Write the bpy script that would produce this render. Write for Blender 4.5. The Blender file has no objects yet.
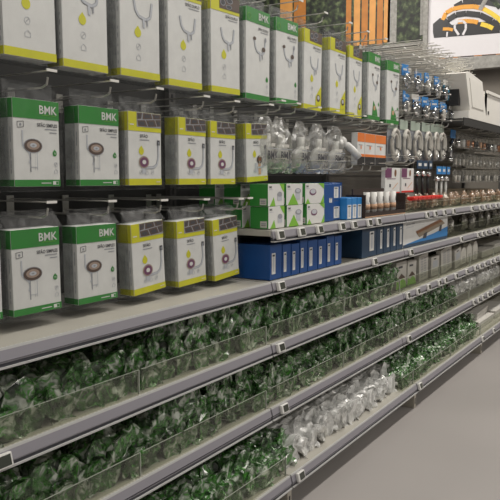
import bpy, math, random
from mathutils import Vector, Matrix, noise
random.seed(7)
C = bpy.context.scene.collection
PI = math.pi

# ------------------------------------------------------------------ camera
F, CAMY, CAMZ = 700.0, -1.2, 1.14
pitch = math.atan(72 / F)
phi = math.atan(447 / F * math.cos(pitch))
cam_d = bpy.data.cameras.new('camera'); cam_d.lens = F / 500 * 36; cam_d.sensor_width = 36
cam = bpy.data.objects.new('camera', cam_d); C.objects.link(cam)
cam.location = (0, CAMY, CAMZ); cam.rotation_euler = (PI / 2 - pitch, 0, phi - PI / 2)
bpy.context.scene.camera = cam
FH = Vector((math.cos(phi), math.sin(phi), 0)); RH = Vector((math.sin(phi), -math.cos(phi), 0))
FW = FH * math.cos(pitch) + Vector((0, 0, -math.sin(pitch))); UP = RH.cross(FW)

def at(px, py, Y):
    """world X, Z of a photo point on the vertical plane at depth Y"""
    r = FW + RH * ((px - 250) / F) + UP * ((250 - py) / F)
    t = (Y - CAMY) / r.y
    return r.x * t, CAMZ + r.z * t
def span(p0, p1, t, b, Y):
    pm = (p0 + p1) / 2
    return at(p0, t, Y)[0], at(p1, t, Y)[0], at(pm, b, Y)[1], at(pm, t, Y)[1]

# ------------------------------------------------------------------ materials
def mat(name, col, rough=.6, metal=0.0, spec=.5, noise_amt=0.0, scale=20, emit=0, coat=0):
    m = bpy.data.materials.new(name); m.use_nodes = True
    nt = m.node_tree; p = nt.nodes['Principled BSDF']
    c = (col[0], col[1], col[2], 1)
    p.inputs['Base Color'].default_value = c
    p.inputs['Roughness'].default_value = rough
    p.inputs['Metallic'].default_value = metal
    p.inputs['Specular IOR Level'].default_value = spec
    p.inputs['Coat Weight'].default_value = coat
    tc = nt.nodes.new('ShaderNodeTexCoord'); n = nt.nodes.new('ShaderNodeTexNoise'); n.inputs['Scale'].default_value = scale
    nt.links.new(tc.outputs['Object'], n.inputs['Vector'])
    mx = nt.nodes.new('ShaderNodeMix'); mx.data_type = 'RGBA'; mx.blend_type = 'MULTIPLY'
    mx.inputs[0].default_value = noise_amt if noise_amt else .05
    mx.inputs[6].default_value = c
    nt.links.new(n.outputs['Fac'], mx.inputs[7]); nt.links.new(mx.outputs[2], p.inputs['Base Color'])
    if emit:
        p.inputs['Emission Color'].default_value = c; p.inputs['Emission Strength'].default_value = emit
    return m

def film(name, tint, clear, rough=.12, noise_scale=0, lo=.3, hi=.7, green=None, haze=(.8, .8, .8)):
    """thin clear plastic: see-through mixed with gloss and a little white haze; optional printed colour patches"""
    m = bpy.data.materials.new(name); m.use_nodes = True; nt = m.node_tree; nt.nodes.clear()
    N = nt.nodes.new; L = nt.links.new
    out = N('ShaderNodeOutputMaterial')
    tr = N('ShaderNodeBsdfTransparent'); tr.inputs[0].default_value = (*tint, 1)
    gl = N('ShaderNodeBsdfGlossy'); gl.inputs['Roughness'].default_value = rough; gl.inputs[0].default_value = (.9, .9, .9, 1)
    df = N('ShaderNodeBsdfDiffuse'); df.inputs[0].default_value = (*haze, 1)
    a = N('ShaderNodeMixShader'); a.inputs[0].default_value = .5
    L(gl.outputs[0], a.inputs[1]); L(df.outputs[0], a.inputs[2])
    b = N('ShaderNodeMixShader'); L(a.outputs[0], b.inputs[1]); L(tr.outputs[0], b.inputs[2])
    b.inputs[0].default_value = clear
    tc = N('ShaderNodeTexCoord'); oi = N('ShaderNodeObjectInfo')
    ad = N('ShaderNodeVectorMath'); ad.operation = 'ADD'
    sc = N('ShaderNodeVectorMath'); sc.operation = 'SCALE'; sc.inputs[0].default_value = (13, 7, 5)
    L(oi.outputs['Random'], sc.inputs['Scale']); L(tc.outputs['Object'], ad.inputs[0]); L(sc.outputs[0], ad.inputs[1])
    if noise_scale:
        n = N('ShaderNodeTexNoise'); n.inputs['Scale'].default_value = noise_scale; n.inputs['Detail'].default_value = 3
        L(ad.outputs[0], n.inputs['Vector'])
        mr = N('ShaderNodeMapRange'); mr.inputs[1].default_value = .35; mr.inputs[2].default_value = .65
        mr.inputs[3].default_value = lo; mr.inputs[4].default_value = hi
        L(n.outputs['Fac'], mr.inputs[0]); L(mr.outputs[0], b.inputs[0])
    res = b
    if green:
        p = N('ShaderNodeBsdfPrincipled'); p.inputs['Roughness'].default_value = .35
        n2 = N('ShaderNodeTexNoise'); n2.inputs['Scale'].default_value = 22; n2.inputs['Detail'].default_value = 2
        L(ad.outputs[0], n2.inputs['Vector'])
        cr = N('ShaderNodeValToRGB'); L(n2.outputs['Fac'], cr.inputs[0])
        cr.color_ramp.elements[0].position = .42; cr.color_ramp.elements[0].color = (*green[0], 1)
        cr.color_ramp.elements[1].position = .62; cr.color_ramp.elements[1].color = (*green[1], 1)
        L(cr.outputs[0], p.inputs['Base Color'])
        n3 = N('ShaderNodeTexNoise'); n3.inputs['Scale'].default_value = 16; n3.inputs['Detail'].default_value = 1
        sh = N('ShaderNodeVectorMath'); sh.operation = 'ADD'; sh.inputs[1].default_value = (4, 9, 2)
        L(ad.outputs[0], sh.inputs[0]); L(sh.outputs[0], n3.inputs['Vector'])
        m3 = N('ShaderNodeMapRange'); m3.inputs[1].default_value = .48; m3.inputs[2].default_value = .53
        L(n3.outputs['Fac'], m3.inputs[0])
        d = N('ShaderNodeMixShader'); L(m3.outputs[0], d.inputs[0]); L(b.outputs[0], d.inputs[1]); L(p.outputs[0], d.inputs[2])
        res = d
    L(res.outputs[0], out.inputs[0])
    return m

M = dict(
 white=mat('white card', (.72, .72, .70), .5, noise_amt=.08),
 offwhite=mat('off white card', (.60, .58, .54), .6, noise_amt=.15),
 bmkgreen=mat('printed green', (.035, .24, .04), .4),
 ltgreen=mat('light printed green', (.22, .50, .05), .45),
 yellow=mat('printed yellow green', (.62, .60, .02), .45),
 ink=mat('dark grey ink', (.06, .06, .07), .6),
 grey=mat('mid grey ink', (.30, .31, .34), .6),
 pale=mat('pale grey ink', (.50, .52, .56), .6),
 tan=mat('tan metal print', (.36, .27, .22), .5),
 brown=mat('brown ink', (.10, .065, .05), .5),
 black=mat('black plastic', (.02, .02, .022), .4),
 steel=mat('galvanised wire', (.46, .45, .42), .35, metal=.6),
 tip=mat('white hook plate', (.75, .74, .70), .5),
 shelf=mat('cream painted steel shelf', (.44, .42, .37), .5, noise_amt=.15, scale=6),
 rail=mat('lilac grey plastic rail', (.27, .26, .29), .35, noise_amt=.1, scale=8),
 raildark=mat('dark rail groove', (.045, .045, .055), .4),
 raillight=mat('clear rail lip', (.50, .50, .49), .3),
 back=mat('dark grey back panel', (.028, .028, .027), .6, noise_amt=.2, scale=5),
 back2=mat('taupe back panel', (.17, .155, .135), .6, noise_amt=.2, scale=5),
 upright=mat('grey steel upright', (.08, .078, .075), .5),
 cream=mat('cream foot', (.42, .39, .33), .5),
 tag=mat('white tag frame', (.72, .71, .68), .4),
 screen=mat('grey tag display', (.05, .055, .045), .25),
 blue=mat('dark blue card', (.008, .07, .26), .4),
 blue2=mat('bright blue card', (.03, .22, .55), .4),
 navy=mat('navy card', (.02, .055, .11), .4),
 orange=mat('orange print', (.75, .20, .04), .5),
 peach=mat('peach plastic', (.60, .36, .22), .5),
 red=mat('red plastic strip', (.65, .03, .02), .4),
 purple=mat('purple print', (.16, .05, .12), .5),
 chrome=mat('chrome metal', (.75, .75, .75), .12, metal=1),
 copper=mat('copper metal', (.45, .22, .12), .3, metal=.8),
 silver=mat('braided silver hose', (.56, .53, .48), .45, metal=.0),
 mint=mat('pale mint card', (.40, .47, .40), .5),
 tube=mat('white tube', (.70, .69, .66), .4),
 teal=mat('teal blue plastic', (.02, .30, .52), .35),
 darkbrown=mat('dark brown card', (.03, .017, .013), .6),
 pvc=mat('white pvc', (.62, .62, .60), .35),
 crate=mat('white moulded plastic', (.78, .76, .71), .4, noise_amt=.08, scale=4),
 card=mat('cardboard', (.32, .26, .19), .8, noise_amt=.2),
 fence=mat('orange wood slat print', (.55, .21, .04), .6, noise_amt=.5, scale=9),
 fence2=mat('light orange wood slat print', (.72, .34, .09), .6, noise_amt=.4, scale=9),
 stone=mat('pale stone print', (.42, .41, .38), .7, noise_amt=.7, scale=25),
 belt=mat('orange belt print', (.70, .32, .04), .5),
 beltyel=mat('yellow belt print', (.75, .55, .05), .5),
 signwhite=mat('white sign', (.66, .64, .66), .5),
 wall=mat('taupe wall', (.20, .18, .155), .8, noise_amt=.1, scale=2),
 kick=mat('beige plinth', (.30, .28, .25), .6, noise_amt=.15, scale=3),
)
M['film'] = film('clear plastic film', (.97, .975, .975), .95, .38, 30, .94, .99, haze=(.12, .12, .12))
M['header'] = film('clear hang header', (.88, .89, .89), .85, .35, 40, .84, .95, haze=(.16, .16, .16))
M['guard'] = film('clear acrylic', (.90, .91, .87), .94, .1, haze=(.45, .46, .40))
M['guardedge'] = mat('acrylic painted shine edge', (.36, .38, .33), .3)  # pale colour stands in for the shine along acrylic edges
def crinkle(name, stops, alpha, seedv, bump=.6, scale=42):
    """crumpled printed film: patchy print, with painted highlights on the green bags, sharp creases from bump, partly see-through"""
    m = bpy.data.materials.new(name); m.use_nodes = True; nt = m.node_tree; p = nt.nodes['Principled BSDF']
    N = nt.nodes.new; L = nt.links.new
    tc = N('ShaderNodeTexCoord'); oi = N('ShaderNodeObjectInfo')
    sc = N('ShaderNodeVectorMath'); sc.operation = 'SCALE'; sc.inputs[0].default_value = (13, 7, 5); L(oi.outputs['Random'], sc.inputs['Scale'])
    ad = N('ShaderNodeVectorMath'); ad.operation = 'ADD'; L(tc.outputs['Object'], ad.inputs[0]); L(sc.outputs[0], ad.inputs[1])
    n = N('ShaderNodeTexNoise'); n.inputs['Scale'].default_value = scale; n.inputs['Detail'].default_value = 3; n.inputs['Distortion'].default_value = 1.2
    L(ad.outputs[0], n.inputs['Vector'])
    r = N('ShaderNodeValToRGB'); L(n.outputs['Fac'], r.inputs[0]); e = r.color_ramp.elements
    while len(e) < len(stops): e.new(.5)
    for k, (pos, c) in enumerate(stops): e[k].position = pos; e[k].color = (*c, 1)
    L(r.outputs[0], p.inputs['Base Color'])
    v = N('ShaderNodeTexVoronoi'); v.inputs['Scale'].default_value = scale * 1.3; v.feature = 'F1'; L(ad.outputs[0], v.inputs['Vector'])
    b = N('ShaderNodeBump'); b.inputs['Strength'].default_value = bump; b.inputs['Distance'].default_value = .012
    L(v.outputs['Distance'], b.inputs['Height']); L(b.outputs[0], p.inputs['Normal'])
    n2 = N('ShaderNodeTexNoise'); n2.inputs['Scale'].default_value = 30; L(ad.outputs[0], n2.inputs['Vector'])
    mr = N('ShaderNodeMapRange'); mr.inputs[1].default_value = .4; mr.inputs[2].default_value = .6; mr.inputs[3].default_value = alpha; mr.inputs[4].default_value = 1
    L(n2.outputs['Fac'], mr.inputs[0]); L(mr.outputs[0], p.inputs['Alpha'])
    p.inputs['Roughness'].default_value = .2; p.inputs['Specular IOR Level'].default_value = .9; p.inputs['Coat Weight'].default_value = .5; p.inputs['Coat Roughness'].default_value = .12
    return m
M['bag'] = crinkle('crumpled bag with green print and painted highlights', [(.32, (.012, .026, .012)), (.43, (.035, .095, .025)), (.49, (.065, .28, .03)), (.54, (.17, .24, .15)), (.65, (.66, .71, .62))], .55, 1, .8, 30)  # whitish end of the ramp paints film highlights into the print colour
M['clearbag'] = crinkle('crumpled clear bag', [(.3, (.60, .60, .58)), (.7, (.88, .88, .86))], .55, 2, .3, 22)
M['pouch'] = film('crinkled clear pouch', (.92, .92, .90), .6, .25, 26, .50, .85, haze=(.55, .55, .52))
M['peachbag'] = crinkle('peach tinted bag', [(.3, (.20, .12, .07)), (.5, (.42, .28, .19)), (.7, (.55, .48, .40))], .4, 3, .4, 30)
M['palebag'] = crinkle('pale tinted bag', [(.3, (.13, .12, .11)), (.5, (.33, .31, .28)), (.7, (.58, .56, .52))], .4, 3, .4, 30)
def foliage():
    m = bpy.data.materials.new('foliage print'); m.use_nodes = True; nt = m.node_tree; p = nt.nodes['Principled BSDF']
    tc = nt.nodes.new('ShaderNodeTexCoord'); n = nt.nodes.new('ShaderNodeTexNoise'); n.inputs['Scale'].default_value = 14; n.inputs['Detail'].default_value = 6
    r = nt.nodes.new('ShaderNodeValToRGB'); nt.links.new(tc.outputs['Object'], n.inputs['Vector']); nt.links.new(n.outputs['Fac'], r.inputs[0])
    e = r.color_ramp.elements; e[0].position = .42; e[0].color = (.008, .010, .008, 1); e[1].position = .72; e[1].color = (.16, .20, .09, 1)
    k = e.new(.55); k.color = (.035, .05, .022, 1)
    nt.links.new(r.outputs[0], p.inputs['Base Color']); p.inputs['Roughness'].default_value = .6
    return m
M['foliage'] = foliage()
def floor_mat():
    m = mat('polished grey floor', (.40, .375, .36), .38, noise_amt=.25, scale=1.3); return m
M['floor'] = floor_mat()
def slot_mat():
    m = bpy.data.materials.new('perforated shelf strip'); m.use_nodes = True; nt = m.node_tree; p = nt.nodes['Principled BSDF']
    tc = nt.nodes.new('ShaderNodeTexCoord'); s = nt.nodes.new('ShaderNodeSeparateXYZ'); nt.links.new(tc.outputs['Object'], s.inputs[0])
    a = nt.nodes.new('ShaderNodeMath'); a.operation = 'MULTIPLY'; a.inputs[1].default_value = 2 * PI / .0125; nt.links.new(s.outputs[0], a.inputs[0])
    b = nt.nodes.new('ShaderNodeMath'); b.operation = 'SINE'; nt.links.new(a.outputs[0], b.inputs[0])
    r = nt.nodes.new('ShaderNodeValToRGB'); nt.links.new(b.outputs[0], r.inputs[0])
    r.color_ramp.elements[0].position = .0; r.color_ramp.elements[0].color = (.55, .53, .47, 1)
    r.color_ramp.elements[1].position = .35; r.color_ramp.elements[1].color = (.22, .21, .18, 1)
    r.color_ramp.elements[0].color, r.color_ramp.elements[1].color = (.34, .32, .27, 1), (.50, .48, .42, 1)
    nt.links.new(r.outputs[0], p.inputs['Base Color']); p.inputs['Roughness'].default_value = .5
    return m
M['slots'] = slot_mat()
M['wire'] = mat('bright zinc wire', (.60, .58, .53), .4, metal=.3)

# ------------------------------------------------------------------ mesh builder
class MB:
    def __init__(s): s.v = []; s.f = []; s.m = []; s.mats = []
    def mi(s, name):
        if name not in s.mats: s.mats.append(name)
        return s.mats.index(name)
    def add(s, vs, fs, mname, T=None):
        o = len(s.v); s.v += [tuple(T @ Vector(p)) if T else tuple(p) for p in vs]
        k = s.mi(mname)
        for f in fs: s.f.append([i + o for i in f]); s.m.append(k)
    def box(s, x0, x1, y0, y1, z0, z1, m, T=None, b=0.0):
        if b > 0:   # chamfered vertical+horizontal edges via 24-vertex hull
            vs = []
            for sx, X in ((1, x0), (-1, x1)):
                for sy, Y in ((1, y0), (-1, y1)):
                    for sz, Z in ((1, z0), (-1, z1)):
                        vs += [(X, Y + sy * b, Z + sz * b), (X + sx * b, Y, Z + sz * b), (X + sx * b, Y + sy * b, Z)]
            import bmesh
            bm = bmesh.new(); [bm.verts.new(p) for p in vs]
            r = bmesh.ops.convex_hull(bm, input=bm.verts[:]); bm.verts.index_update()
            s.add([tuple(v.co) for v in bm.verts], [[v.index for v in f.verts] for f in bm.faces], m, T); bm.free(); return
        vs = [(x, y, z) for x in (x0, x1) for y in (y0, y1) for z in (z0, z1)]
        s.add(vs, [(0, 1, 3, 2), (4, 6, 7, 5), (0, 4, 5, 1), (2, 3, 7, 6), (0, 2, 6, 4), (1, 5, 7, 3)], m, T)
    def prism(s, prof, x0, x1, m, T=None):          # profile in YZ, extruded along X
        n = len(prof); vs = [(x0, y, z) for y, z in prof] + [(x1, y, z) for y, z in prof]
        fs = [tuple(range(n))[::-1], tuple(range(n, 2 * n))] + [(i, (i + 1) % n, n + (i + 1) % n, n + i) for i in range(n)]
        s.add(vs, fs, m, T)
    def plate(s, pts, y, m, th=.0004, T=None):      # polygon in XZ facing -Y, thin
        n = len(pts); vs = [(x, y, z) for x, z in pts] + [(x, y + th, z) for x, z in pts]
        fs = [tuple(range(n)), tuple(range(n, 2 * n))[::-1]] + [(i, n + i, n + (i + 1) % n, (i + 1) % n) for i in range(n)]
        s.add(vs, fs, m, T)
    def rect(s, x0, x1, z0, z1, y, m): s.plate([(x0, z0), (x1, z0), (x1, z1), (x0, z1)], y, m)
    def ell(s, cx, cz, rx, rz, y, m, n=18): s.plate([(cx + rx * math.cos(2 * PI * i / n), cz + rz * math.sin(2 * PI * i / n)) for i in range(n)], y, m)
    def line(s, pts, w, y, m):
        for (a, b), (c, d) in zip(pts, pts[1:]):
            L = math.hypot(c - a, d - b) or 1; nx, nz = -(d - b) / L * w / 2, (c - a) / L * w / 2
            s.plate([(a + nx, b + nz), (c + nx, d + nz), (c - nx, d - nz), (a - nx, b - nz)], y, m)
    def ring(s, cx, cz, r, w, y, m, n=16, rz=None): s.line([(cx + r * math.cos(2 * PI * i / n), cz + (rz or r) * math.sin(2 * PI * i / n)) for i in range(n + 1)], w, y, m)
    def tube(s, path, r, m, n=6, closed=False, T=None, rads=None):
        P = [Vector(p) for p in path]; vs = []; N = len(P)
        ref = Vector((0, 0, 1))
        for i, p in enumerate(P):
            if closed: t = P[(i + 1) % N] - P[i - 1]
            else: t = P[min(i + 1, N - 1)] - P[max(i - 1, 0)]
            t.normalize()
            rf = ref if abs(t.dot(ref)) < .95 else Vector((1, 0, 0))
            a = t.cross(rf).normalized(); b = t.cross(a).normalized()
            rr = rads[i] if rads else r
            for k in range(n):
                an = 2 * PI * k / n; vs.append(tuple(p + a * rr * math.cos(an) + b * rr * math.sin(an)))
        fs = []
        for i in range(N if closed else N - 1):
            j = (i + 1) % N
            for k in range(n): fs.append((i * n + k, i * n + (k + 1) % n, j * n + (k + 1) % n, j * n + k))
        if not closed: fs += [tuple(range(n))[::-1], tuple((N - 1) * n + k for k in range(n))]
        s.add(vs, fs, m, T)
    def text(s, txt, x, z, size, y, m, bold=0.0, align='LEFT', flip=False, sx=1.0):
        vs, fs = glyphs(txt, bold, align)
        k = -1 if flip else 1
        s.add([(x + k * a * size * sx, y, z + k * b * size) for a, b in vs], fs, m)
    def mesh(s, name):
        me = bpy.data.meshes.new(name); me.from_pydata(s.v, [], s.f)
        for n in s.mats: me.materials.append(M[n])
        me.polygons.foreach_set('material_index', s.m); me.update(); return me
    def build(s, name, parent=None, smooth=False):
        me = s.mesh(name)
        if smooth: me.polygons.foreach_set('use_smooth', [True] * len(me.polygons))
        return link(name, me, parent)
_g = {}
def glyphs(txt, bold, align):
    k = (txt, bold, align)
    if k not in _g:
        cu = bpy.data.curves.new('t', 'FONT'); cu.body = txt; cu.size = 1; cu.offset = bold; cu.align_x = align; cu.resolution_u = 2
        o = bpy.data.objects.new('t', cu); C.objects.link(o)
        dg = bpy.context.evaluated_depsgraph_get(); me = bpy.data.meshes.new_from_object(o.evaluated_get(dg))
        _g[k] = ([(v.co.x, v.co.y) for v in me.vertices], [tuple(p.vertices) for p in me.polygons])
        bpy.data.objects.remove(o); bpy.data.curves.remove(cu); bpy.data.meshes.remove(me)
    return _g[k]
def link(name, me, parent=None, loc=None):
    o = bpy.data.objects.new(name, me); C.objects.link(o)
    if parent: o.parent = parent
    if loc: o.location = loc
    return o
def tag(o, label, cat, group=None, kind=None):
    o['label'] = label; o['category'] = cat
    if group: o['group'] = group
    if kind: o['kind'] = kind
    return o
def thing(name, label, cat, loc=(0, 0, 0), rz=0, group=None):
    o = bpy.data.objects.new(name, None); C.objects.link(o); o.location = loc; o.rotation_euler.z = rz
    o.empty_display_size = .05
    return tag(o, label, cat, group)
def dup(o, loc=None, rot=None, label=None, group=None):
    c = o.copy(); C.objects.link(c)
    if loc is not None: c.location = loc
    if rot is not None: c.rotation_euler = rot
    if label: c['label'] = label
    if group: c['group'] = group
    for ch in list(o.children):
        k = ch.copy(); C.objects.link(k); k.parent = c
        for g in list(ch.children):
            q = g.copy(); C.objects.link(q); q.parent = k
    return c
def struct(name, mb):
    o = mb.build(name); o['kind'] = 'structure'; return o
ORD = ['first', 'second', 'third', 'fourth', 'fifth', 'sixth', 'seventh', 'eighth', 'ninth', 'tenth', 'eleventh', 'twelfth', 'thirteenth', 'fourteenth', 'fifteenth', 'sixteenth', 'seventeenth', 'eighteenth', 'nineteenth', 'twentieth']

# ------------------------------------------------------------------ setting
b = MB(); b.box(-3, 8.0, -4.5, 5.5, -.05, 0, 'floor'); struct('floor', b)
b = MB(); b.box(8.0, 8.15, -4.5, 5.5, 0, 4.2, 'wall'); struct('wall_end', b)

# ------------------------------------------------------------------ shelving
J0, BW, NB = .745, 1.28, 5
BACK = .44
LV = {'A': (.745, .788, 0.0), 'B': (.53, .572, 0.0), 'C': (.30, .346, 0.0), 'D': (.080, .125, -.08), 'E': (.923, .965, 0.0)}
TAGS = {'A': [281, 374, 410, 459.5, 476, 480.5, 484.5, 489.5, 494, 498],
        'B': [281, 408, 418, 428.5, 439, 445, 455.5, 466, 474.5, 479, 484, 490, 494, 499],
        'C': [285, 410, 474, 478.5, 483, 488, 492.5], 'D': [302, 421, 484.5, 495],
        'E': [280, 301, 319, 341, 353, 368, 377, 425, 433, 442, 451, 469, 477, 482, 487.5, 493, 497]}
SHNAME = {'A': 'long display shelf', 'B': 'shelf', 'C': 'shelf', 'D': 'bottom shelf', 'E': 'upper shelf'}

def tag_mesh():
    t = MB(); w, h = .047, .031
    t.box(-w / 2, w / 2, -.012, 0, -h / 2, h / 2, 'tag', b=.002)
    t.box(-w / 2 + .009, w / 2 - .005, -.0125, -.011, -h / 2 + .004, h / 2 - .004, 'screen')
    return t.mesh('price_tag')
TAGM = tag_mesh()
def hook_mesh(L=.38, wire='steel', plate=True):
    h = MB()
    h.tube([(0, 0, 0), (0, -L + .02, 0), (0, -L + .004, .006), (0, -L, .022)], .0028, wire, 5)
    h.tube([(0, 0, .036), (0, -L - .012, .036)], .0022, wire, 5)
    h.box(-.015, .015, -L - .015, -L - .012, .033, .039, 'tip') if plate else None
    h.box(-.012, .012, -.004, 0, -.01, .045, wire)
    return h.mesh('hook')
HOOK = hook_mesh(); BARE = [hook_mesh(.38, 'wire', False), hook_mesh(.34, 'wire', False)]; HOOKS = {}
EMPTY = random.Random(11)
units = []
shelves_X = {}
for i in range(NB):
    x0 = J0 + i * BW
    u = thing('shelving_unit', ['shelving bay at the left with tall hanging boxes above green bags',
        'second shelving bay from the left, holding dark blue boxes and bagged white fittings',
        'third shelving bay from the left, with coiled hoses and a long white box',
        'fourth shelving bay from the left, below the white plastic tank',
        'farthest shelving bay at the right edge of the picture'][i], 'shelves', (x0, 0, 0), 0, None)
    units.append(u)
    b = MB()
    b.box(.004, BW - .004, BACK, BACK + .02, .1, 1.86, 'back' if i < 2 else 'back2')
    for k in range(9): b.box(.004, BW - .004, BACK - .002, BACK, .2 + k * .19, .205 + k * .19, 'upright')
    b.build('back_panel', u)
    b = MB(); b.box(-.018, .018, BACK - .02, BACK + .03, 0, 1.88, 'upright')
    for k in range(36): b.box(-.004, .004, BACK - .0215, BACK - .019, .12 + k * .048, .145 + k * .048, 'black')
    b.build('upright', u)
    if i == NB - 1:
        b = MB(); b.box(BW - .018, BW + .018, BACK - .02, BACK + .03, 0, 1.88, 'upright'); b.build('upright', u)
    b = MB(); b.box(.01, BW - .01, .12, .14, 0, .085, 'kick'); b.build('plinth', u)
    b = MB(); b.prism([(-.075, 0), (-.075, .082), (.12, .082), (.12, 0), (-.05, 0)], -.014, .014, 'cream')
    b.box(-.004, .004, -.0765, -.074, .02, .05, 'black'); b.build('foot', u)
    for key, (zb, zt, yf) in LV.items():
        if key == 'E' and i == 0: continue
        b = MB(); g = .004
        b.box(g, BW - g, yf + .012, BACK - .002, zt - .022, zt - .002, 'shelf')
        b.box(g, BW - g, yf + .006, yf + .012, zt - .022, zt - .001, 'slots')
        sh = b.build('shelf', u)
        # price rail: bright top edge, lilac face, dark groove, light bottom lip
        b = MB(); a, c = g, BW - g
        b.prism([(yf + .006, zt), (yf + .001, zt), (yf, zt - .005), (yf + .006, zt - .005)], a, c, 'raillight')
        b.prism([(yf + .006, zt - .005), (yf, zt - .005), (yf - .006, zt - .027), (yf + .006, zt - .027)], a, c, 'rail')
        b.prism([(yf + .006, zt - .027), (yf - .002, zt - .027), (yf - .004, zb + .004), (yf + .006, zb + .004)], a, c, 'raildark')
        b.prism([(yf + .006, zb + .0115), (yf - .0045, zb + .0115), (yf - .0052, zb + .0145), (yf + .006, zb + .0145)], a, c, 'rail')
        b.prism([(yf + .006, zb + .004), (yf - .009, zb + .004), (yf - .009, zb), (yf + .006, zb)], a, c, 'raillight')
        b.build('price_rail', sh)
        for px in TAGS[key]:
            X = at(px, 300, yf - .01)[0] - x0
            if 0 < X <= BW:
                X = min(max(X, .03), BW - .03)
                t = link('price_tag', TAGM, sh, (X, yf - .004, zt - .020)); t.rotation_euler.x = -.25
        if key == 'B' and i == 0:
            t = link('price_tag', TAGM, sh, (.165, yf - .004, zt - .022)); t.rotation_euler.x = -.25
        if key in 'BCD':
            y = yf + .014; hh = .064
            segs = [(.01, .62), (.63, BW - .01)]
            if key == 'D': segs = {0: [(.01, .62), (.63, BW - .01)], 1: [(1.12, BW - .01)]}.get(i, segs)
            for (sa, sb) in segs:
                b = MB(); b.box(sa, sb, y, y + .002, zt - .001, zt + hh, 'guard')
                b.box(sa, sb, y - .0002, y + .0022, zt + hh, zt + hh + .0012, 'guardedge')
                b.box(sb - .003, sb, y - .002, y + .004, zt, zt + hh, 'guardedge')
                if key == 'D' and i == 1: b.box(sa, sa + .003, y, y + .2, zt, zt + hh, 'guard')
                b.build('front_guard', sh)
def hook(i, x, z, y=BACK - .002):
    n = HOOKS.setdefault(i, 0)
    if n >= 99: return
    HOOKS[i] = n + 1
    link('hook', HOOK, units[i], (x - (J0 + i * BW), y, z))
def bare_hook(x, z):
    i = bay(x)
    n = HOOKS.setdefault(i, 0)
    if n >= 99: return
    HOOKS[i] = n + 1
    link('hook', EMPTY.choice(BARE), units[i], (x + EMPTY.uniform(-.01, .01) - (J0 + i * BW), BACK - .002, z + EMPTY.uniform(-.006, .006)))
def bay(x): return max(0, min(NB - 1, int((x - J0) // BW)))

# ------------------------------------------------------------------ siphon boxes on hooks
def carton_shell(w, h, t, top):
    b = MB(); b.box(-w / 2, w / 2, 0, t, 0, h, 'white', b=.0008)
    return b
def bag_shell(w, h, t):
    b = MB(); e = .013
    prof = [(-.004, -.010), (-.0045, h), (t / 2 - .001, h + .035), (t / 2 + .001, h + .035), (t + .004, h), (t + .004, -.010)]
    b.prism(prof, -w / 2 - e, w / 2 + e * .6, 'film')
    b.box(-w / 2 - e * .5, w / 2 + e * .3, t / 2 - .0015, t / 2 + .0005, h + .002, h + .042, 'header')
    b.box(-w / 2 - e, -w / 2 - e + .003, .004, t - .004, 0, h, 'header'); b.box(-w / 2 - e, w / 2 + e * .6, .002, t, -.012, -.010, 'header')
    return b
def side_print(b, w, h, t, col, bandt, bandb):
    x = -w / 2 - .0004
    if bandt: b.box(x, x + .0003, .001, t - .001, h - bandt, h - .001, col)
    b.box(x, x + .0003, .001, t - .001, .001, bandb, col)
    r = random.Random(3)
    for k in range(3):
        for j in range(9):
            z = .03 + j * (h - bandt - .05) / 9
            y = .008 + k * .010
            if r.random() < .75: b.box(x, x + .0002, y, y + .002, z, z + r.uniform(.005, .014), 'pale' if k else 'grey')
def icons(b, pts, r, y):
    for k, (x, z) in enumerate(pts):
        if k % 3 == 1: b.line([(x - r, z - r * .9), (x + r, z - r * .9), (x + r, z + r * .2), (x, z + r), (x - r, z + r * .2), (x - r, z - r * .9)], .0009, y, 'pale')
        else:
            b.ring(x, z, r, .0009, y, 'pale', 12); b.line([(x - r * .5, z - r * .4), (x + r * .5, z + r * .5)], .0012, y, 'grey')
def drop(b, x, z, r, y, m):
    pts = [(x + r * math.cos(a), z + r * math.sin(a)) for a in [PI * .8 + k * (1.4 * PI) / 12 for k in range(13)]] + [(x, z + r * 1.45)]
    b.plate(pts, y, m)
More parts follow.
